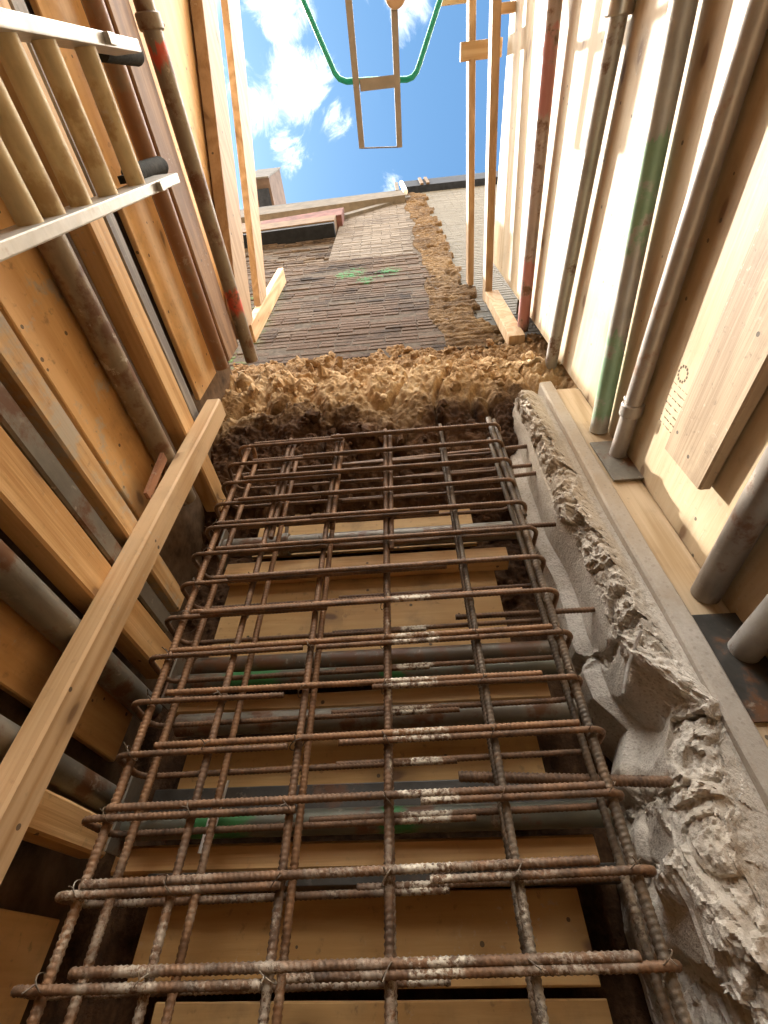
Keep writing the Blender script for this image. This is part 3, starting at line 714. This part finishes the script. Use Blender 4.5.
# ------------------------------------------------------------------ frame over the pit
fr = thing('hanging_frame', 'green bent tube with two flat beige bars hanging over the open pit', 'frame', (0,-.2,3.8))
q = MB()
pts = [(-.86,-1.75,3.83),(-.62,-1.05,3.82),(-.396,-.426,3.80),(-.285,-.165,3.80),(-.265,-.12,3.80),(-.24,-.093,3.80),(-.20,-.078,3.80),(0,-.068,3.80),(.17,-.055,3.80),(.205,-.062,3.80),(.232,-.085,3.80),(.25,-.115,3.80),(.373,-.36,3.80),(.60,-.88,3.82),(.93,-1.62,3.83)]
q.tube(pts, .0155, 14); q.build('bent_tube', M['green'], fr, smooth='auto')
for xa, ya, xb, yb in ((-.135,-1.7,-.142,.245),(.131,-1.7,.105,.262)):
    q = MB(); q.hexa([(xa-.022,ya,3.765),(xa+.022,ya,3.765),(xb+.018,yb,3.765),(xb-.018,yb,3.765),(xa-.022,ya,3.783),(xa+.022,ya,3.783),(xb+.018,yb,3.783),(xb-.018,yb,3.783)]); q.build('flat_bar', M['beige'], fr)
q = MB(); q.box(-.118,.096,-.082,-.025,3.768,3.782); q.build('cross_plate', M['beige'], fr)
q = MB(); q.tube([(-.15,.243,3.77),(.11,.259,3.77)], .004, 8); q.build('end_wire', M['dull'], fr)
q = MB(); q.tube([(.122,-.40,3.73),(.122,-.40,3.736),(.122,-.40,3.758),(.122,-.40,3.764)], [.052,.06,.06,.052], 28); q.build('disc', M['tan'], fr, smooth='auto')
q = MB(); q.box(-1.2,1.2,-1.78,-1.68,3.85,3.95); tag(q.build('cross_beam', M['new_x'], loc=(-1.2,-1.73,3.85), bevel=.004), 'timber beam behind the viewpoint that carries the green frame', 'beam')

# ------------------------------------------------------------------ back of the pit
GB = 'plywood lining boards of the back of the pit'
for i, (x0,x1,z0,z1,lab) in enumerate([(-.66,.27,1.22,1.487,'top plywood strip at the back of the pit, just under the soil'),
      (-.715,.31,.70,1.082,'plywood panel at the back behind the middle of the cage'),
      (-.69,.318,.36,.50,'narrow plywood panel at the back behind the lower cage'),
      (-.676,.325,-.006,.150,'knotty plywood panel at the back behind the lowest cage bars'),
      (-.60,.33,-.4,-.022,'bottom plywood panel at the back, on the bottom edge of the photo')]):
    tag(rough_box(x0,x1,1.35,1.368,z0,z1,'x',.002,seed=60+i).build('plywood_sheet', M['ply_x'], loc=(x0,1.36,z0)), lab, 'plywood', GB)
GBT = 'timber walings across the back of the pit'
for i, (x0,x1,y0,z0,z1,m,lab) in enumerate([(-.72,.36,1.285,1.07,1.14,'pine_x','upper timber waling at the back, below the screw-jack prop'),
      (-.74,.37,1.285,.555,.605,'pine_x','middle timber waling at the back, under the green-marked prop'),
      (-.76,.375,1.282,.182,.236,'pine_x','lower timber waling at the back, above the knotty panel')]):
    board('timber_waling', M[m], x0,x1,y0,1.348,z0,z1,'x',lab,'timber',GBT,.003,70+i)
GBP = 'steel props across the back of the pit'
prop('back prop with a threaded screw jack at its left end, uppermost across the pit', 'x', (1.27,1.205), -.74, .46, .036, M['dull'], GBP, coil=(.02,.20), plate0=(.10,.14,M['dull'],(0,0)), collar=.24)
grnb = steel('green_marked_prop', (.17,.17,.13), .35, (.03,.20,.05), ((.16,.30),(.62,.70)), metal=.4)
prop('brownish back tube lying just above the green-marked prop', 'x', (1.275,.695), -.70, .42, .030, steel('brown_tube',(.15,.12,.085),.5,metal=.3), GBP)
prop('back prop with a green paint mark and threaded collar, behind the middle of the cage', 'x', (1.25,.632), -.735, .42, .026, grnb, GBP, coil=(.012,.12), plate0=(.10,.16,M['dull'],(0,0)))
prop('plain grey back tube below the middle timber waling', 'x', (1.27,.515), -.70, .42, .030, M['dull'], GBP)
prop('lowest back prop with a square plate and silver pin, behind the lower cage', 'x', (1.25,.268), -.74, .42, .027, grnb, GBP, plate0=(.10,.17,M['dull'],(0,.03)))
q = MB(); q.box(-.70,.42,1.255,1.345,.285,.350); tag(q.build('steel_channel', M['dark'], loc=(-.7,1.3,.285), bevel=.003), 'dark green-grey steel channel across the back above the lowest prop', 'channel')
q = MB(); q.box(-.66,.42,1.27,1.345,.152,.181); tag(q.build('steel_flat', M['dark'], loc=(-.66,1.3,.152), bevel=.002), 'dark steel flat across the back below the lower timber waling', 'steel')
q = MB(); q.tube([(-.492,1.17,.335),(-.505,1.175,.20)], .0065, 8); q.tube([(-.476,1.17,.34),(-.489,1.175,.205)], .0035, 8)
tag(q.build('prop_pin', M['zinc'], loc=(-.5,1.2,.2)), 'bright silver pin hanging beside the lowest back prop', 'pin')

# ------------------------------------------------------------------ rebar cage
P_ = .0095
def ribbed(path, r, ds=.0026, seg=8, h=.20, twist=1.9):
    pts = [Vector(p) for p in path]
    for p in pts:                    # the cage leans a touch, its rows rise to the right
        t = 1-p.z/1.5; p.x -= .004*t; p.z += .018*(p.x+.75)*t
    out = [pts[0]]
    S = []
    for a, c in zip(pts, pts[1:]):
        n = max(1, int((c-a).length/ds))
        for i in range(1, n+1): out.append(a.lerp(c, i/n))
    s = 0; ss = [0]
    for a, c in zip(out, out[1:]): s += (c-a).length; ss.append(s)
    mb = MB()
    ph0 = random.random()*6
    def radf(i, a):
        w = math.sin(2*math.pi*ss[i]/P_ + ph0 + twist*abs(((a-1.0) % (2*math.pi)) - math.pi))
        return r*(1 + h*max(-.15, w))
    mb.tube(out, r, seg, True, radf)
    return mb
def arc(c, rad, a0, a1, u, v, n=7):
    return [Vector(c) + Vector(u)*(rad*math.cos(a0+(a1-a0)*i/n)) + Vector(v)*(rad*math.sin(a0+(a1-a0)*i/n)) for i in range(n+1)]
cage = thing('rebar_cage', 'rusty steel reinforcement cage standing upright against the back of the pit', 'rebar cage', (-.14,1.0,-1.2))
VX = [-.630,-.462,-.266,-.075,.149,.347]
rc = random.Random(11)
for i, x in enumerate(VX):
    tpz = [1.50,1.545,1.55,1.56,1.565,1.585][i]
    lean = rc.uniform(-.006,.006)
    m = M['bar_o'] if i == 0 else (M['bar_v'] if i in (4,5) else M['bar_h'])
    if i == 0:      # closed at the top by a bend
        pth = [(x,1.0,-1.15),(x+lean,1.0,tpz)] + [tuple(p) for p in arc((x+lean,1.045,tpz), .045, math.pi, 0, (0,1,0), (0,0,1))] + [(x+.012,1.09,-1.15)]
        ribbed(pth, .0088).build('vertical_bar', m, cage, smooth=True)
    else:
        ribbed([(x,1.0,-1.15),(x+lean,1.0,tpz)], .0079 if i != 5 else .0096).build('vertical_bar', m, cage, smooth=True)
        dx = rc.uniform(-.004,.008)
        ribbed([(x+dx,1.09,-1.15),(x+dx+lean,1.09,tpz-rc.uniform(0,.02))], .0079).build('vertical_bar', M['bar_o'] if i in (1,2) else m, cage, smooth=True)
    if i in (1,2,3,5): # lap bars at the top
        ribbed([(x+.019,1.002,.98+rc.uniform(-.1,.1)),(x+.019+lean,1.002,tpz-.012)], .0082).build('lap_bar', M['bar_o'] if i == 2 else m, cage, smooth=True)
for k in range(14):
    z = .003 + .1149*k
    tl = rc.uniform(-.004,.004); r = .0064
    yf, yr, rad = .9825, 1.108, .03
    # left hairpin
    xl = -.672 + rc.uniform(-.010,.010); le = -.27 + rc.uniform(-.05,.04) if k not in (7,9) else .10
    zl = z - .0075
    zb = zl + rc.uniform(-.006,.006)
    pth = [(le,yf,zl+tl)] + [(xl+rad,yf,zl)] + [tuple(p) for p in arc((xl+rad,yf+rad,zl), rad, -math.pi/2, -math.pi, (1,0,0), (0,1,0))] + \
          [tuple(p) for p in arc((xl+rad,yr-rad,zb), rad, math.pi, math.pi/2, (1,0,0), (0,1,0))] + [(rc.uniform(0,.12),yr,zb)]
    ribbed(pth, r).build('link_bar', M['bar_h'], cage, smooth=True)
    # right hairpin
    xr = .370 + rc.uniform(-.006,.010); re_ = -.20 + rc.uniform(-.04,.2)
    zr = zl + .001; zb = zr + rc.uniform(-.007,.005) + .004
    if k > 4: re_ = -.30 + rc.uniform(-.3,.1)
    yf2 = yf - (.0162 if re_ < le else 0)
    pth = [(re_,yf2,zr-tl)] + [(xr-rad,yf2,zr)] + [tuple(p) for p in arc((xr-rad,yf2+rad,zr), rad, -math.pi/2, 0, (1,0,0), (0,1,0))] + \
          [tuple(p) for p in arc((xr-rad,yr-rad,zb), rad, 0, math.pi/2, (1,0,0), (0,1,0))] + [(rc.uniform(-.25,-.1),yr,zb)]
    ribbed(pth, r).build('link_bar', M['bar_h'], cage, smooth=True)
    # straight bar laid on top of the hairpins
    x0 = -.625 + rc.uniform(-.02,.05); x1 = .30 + rc.uniform(-.03,.045)
    if k in (11,12,13): x1 = .34
    if k in (8,10,13): x0 = -.60
    ribbed([(x0,yf-.001,z+.0075-tl),(x1,yf-.001,z+.0075+tl)], r*1.08).build('straight_bar', M['bar_o'] if k in (3,4,5,6) else M['bar_h'], cage, smooth=True)
for k in range(14):
    for i, x in enumerate(VX):
        zc = .003+.1149*k + rc.uniform(-.002,.002); xc = x + rc.uniform(-.002,.002)
        a0 = rc.uniform(.5,1.1)*rc.choice((-1,1)); pts = []
        for t in range(15):
            w = 2*math.pi*t/14
            u = .0165*math.cos(w)
            pts.append((xc+u*math.cos(a0), .9915+.0225*math.sin(w), zc+u*math.sin(a0)))
        t_ = 1-zc/1.5; ox, oz = -.004*t_, .018*(xc-.004*t_+.75)*t_
        pts = [(a+ox, b_, c_+oz) for a, b_, c_ in pts]
        q = MB(); q.tube(pts, .0011, 5)
        tip = Vector((xc+rc.uniform(-.012,.012), .958, zc+rc.uniform(-.014,.014)))
        q.tube([(xc+ox,.970,zc+oz), (tip.x+ox,tip.y,tip.z+oz)], .0012, 5)
        q.build('tie_wire', M['bar_v'], cage)
# starter bars cast into the concrete
GD = 'starter bars reaching from the cage into the concrete'
for xa, ya, za, xb, zb, r, lab in [(-.75,1.135,1.50,.52,1.562,.0085,'topmost starter bar running behind the cage to the concrete'),
      (.0,1.14,1.415,.53,1.437,.008,'second starter bar from the top with a rough end'),
      (.02,1.13,1.325,.52,1.372,.008,'third starter bar from the top, angled slightly up'),
      (.05,1.13,1.085,.555,1.080,.0082,'starter bar above the middle of the concrete, below the close upper three'),
      (.12,1.13,.728,.545,.725,.0078,'starter bar ending at the middle of the broken concrete'),
      (.075,1.10,.300,.585,.262,.0105,'thick ribbed starter bar in front, lowest on the right')]:
    o = ribbed([(xa-0,ya,za),(xb+.03,ya,zb)], r).build('starter_bar', M['bar_h'], loc=(xa,ya,za), smooth=True)
    tag(o, lab, 'rebar', GD)

# ------------------------------------------------------------------ sky, sun, camera
wd = bpy.data.worlds.new('World'); scene.world = wd; wd.use_nodes = True
nt = wd.node_tree; nt.nodes.clear(); g = N(nt)
SUN = Vector((-.475,.012,.88)).normalized()
el = math.asin(SUN.z); rot = math.atan2(SUN.x, SUN.y)
sky = g.n('ShaderNodeTexSky', sky_type='NISHITA', sun_disc=False, sun_elevation=el, sun_rotation=rot)
sky.air_density = 1.0; sky.dust_density = .4; sky.ozone_density = 1.6
tc = g.n('ShaderNodeTexCoord'); dv = tc.outputs['Generated']
def blob(c, r0, r1):
    dt = g.n('ShaderNodeVectorMath', operation='DISTANCE'); g.l(dv, dt.inputs[0]); dt.inputs[1].default_value = c
    return g.math('SUBTRACT', 1.0, g.sstep(dt.outputs['Value'], r0, r1))
n1 = g.noise(dv, 12, 11, .66, 1.3); n2 = g.noise(dv, 3.0, 6, .6)
skyc = g.mix(1.0, sky.outputs[0], (.74,1.05,1.08,1), 'MULTIPLY')
cl = None
for c, r0, r1, amt in [((-.135,-.025,.99),.015,.085,1.0),((-.098,-.042,.994),.0,.06,.8),((-.195,-.003,.98),.0,.075,.95),((-.066,.026,.997),.005,.048,.9),((-.165,.058,.984),.005,.055,1.0),
                  ((-.13,-.12,.985),.02,.09,1.05),((.045,-.10,.993),.01,.07,1.0),((.011,.118,.993),.0,.035,.8),((.06,.125,.99),.0,.03,.6),((-.02,-.13,.99),.01,.08,.5),((-.225,-.05,.97),.0,.06,.7)]:
    q = g.math('MULTIPLY', blob(c, r0, r1), amt); cl = q if cl is None else g.math('MAXIMUM', cl, q)
mask = g.sstep(g.math('ADD', cl, g.math('MULTIPLY', g.math('SUBTRACT', n1, .5), 3.4)), .38, 1.7)
mask = g.math('MULTIPLY', mask, g.sstep(cl, .02, .25))
far = g.math('MULTIPLY', g.math('SUBTRACT', 1.0, blob((-.02,.05,1.0), .25, .42)), g.sstep(n2, .36, .52))  # over-bright clouds outside the view, added as fill light for the pit
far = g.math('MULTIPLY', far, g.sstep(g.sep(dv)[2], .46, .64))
cc = g.mix(g.math('MULTIPLY', mask, .93), skyc, (11.5,11.8,12.2,1))
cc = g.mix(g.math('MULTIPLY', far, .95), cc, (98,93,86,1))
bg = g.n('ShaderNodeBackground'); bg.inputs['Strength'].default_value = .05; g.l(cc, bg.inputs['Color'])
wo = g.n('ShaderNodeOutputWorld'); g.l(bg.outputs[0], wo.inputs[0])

ld = bpy.data.lights.new('sun', 'SUN'); ld.energy = 2.3; ld.angle = R(.5); ld.color = (1,.95,.87)
sun = bpy.data.objects.new('sun', ld); COL.objects.link(sun); sun.location = SUN*20
sun.rotation_euler = SUN.to_track_quat('Z', 'Y').to_euler()

cd = bpy.data.cameras.new('camera'); cam = bpy.data.objects.new('camera', cd); COL.objects.link(cam)
cd.sensor_fit = 'VERTICAL'; cd.sensor_height = 24; cd.lens = 444*24/1024; cd.clip_start = .02; cd.clip_end = 500
rt, up, bk = Vector((.99627,.0860,-.00657)), Vector((.06716,-.72584,.68458)), Vector((.0541,-.68247,-.72891))
cam.matrix_world = Matrix((rt, up, bk)).transposed().to_4x4()
scene.camera = cam
scene.render.resolution_x = 768; scene.render.resolution_y = 1024
vs = scene.view_settings; vs.view_transform = 'Standard'; vs.look = 'None'; vs.exposure = 2.3; vs.gamma = 1; vs.use_curve_mapping = False
if scene.cycles: scene.cycles.max_bounces = 10; scene.cycles.diffuse_bounces = 7
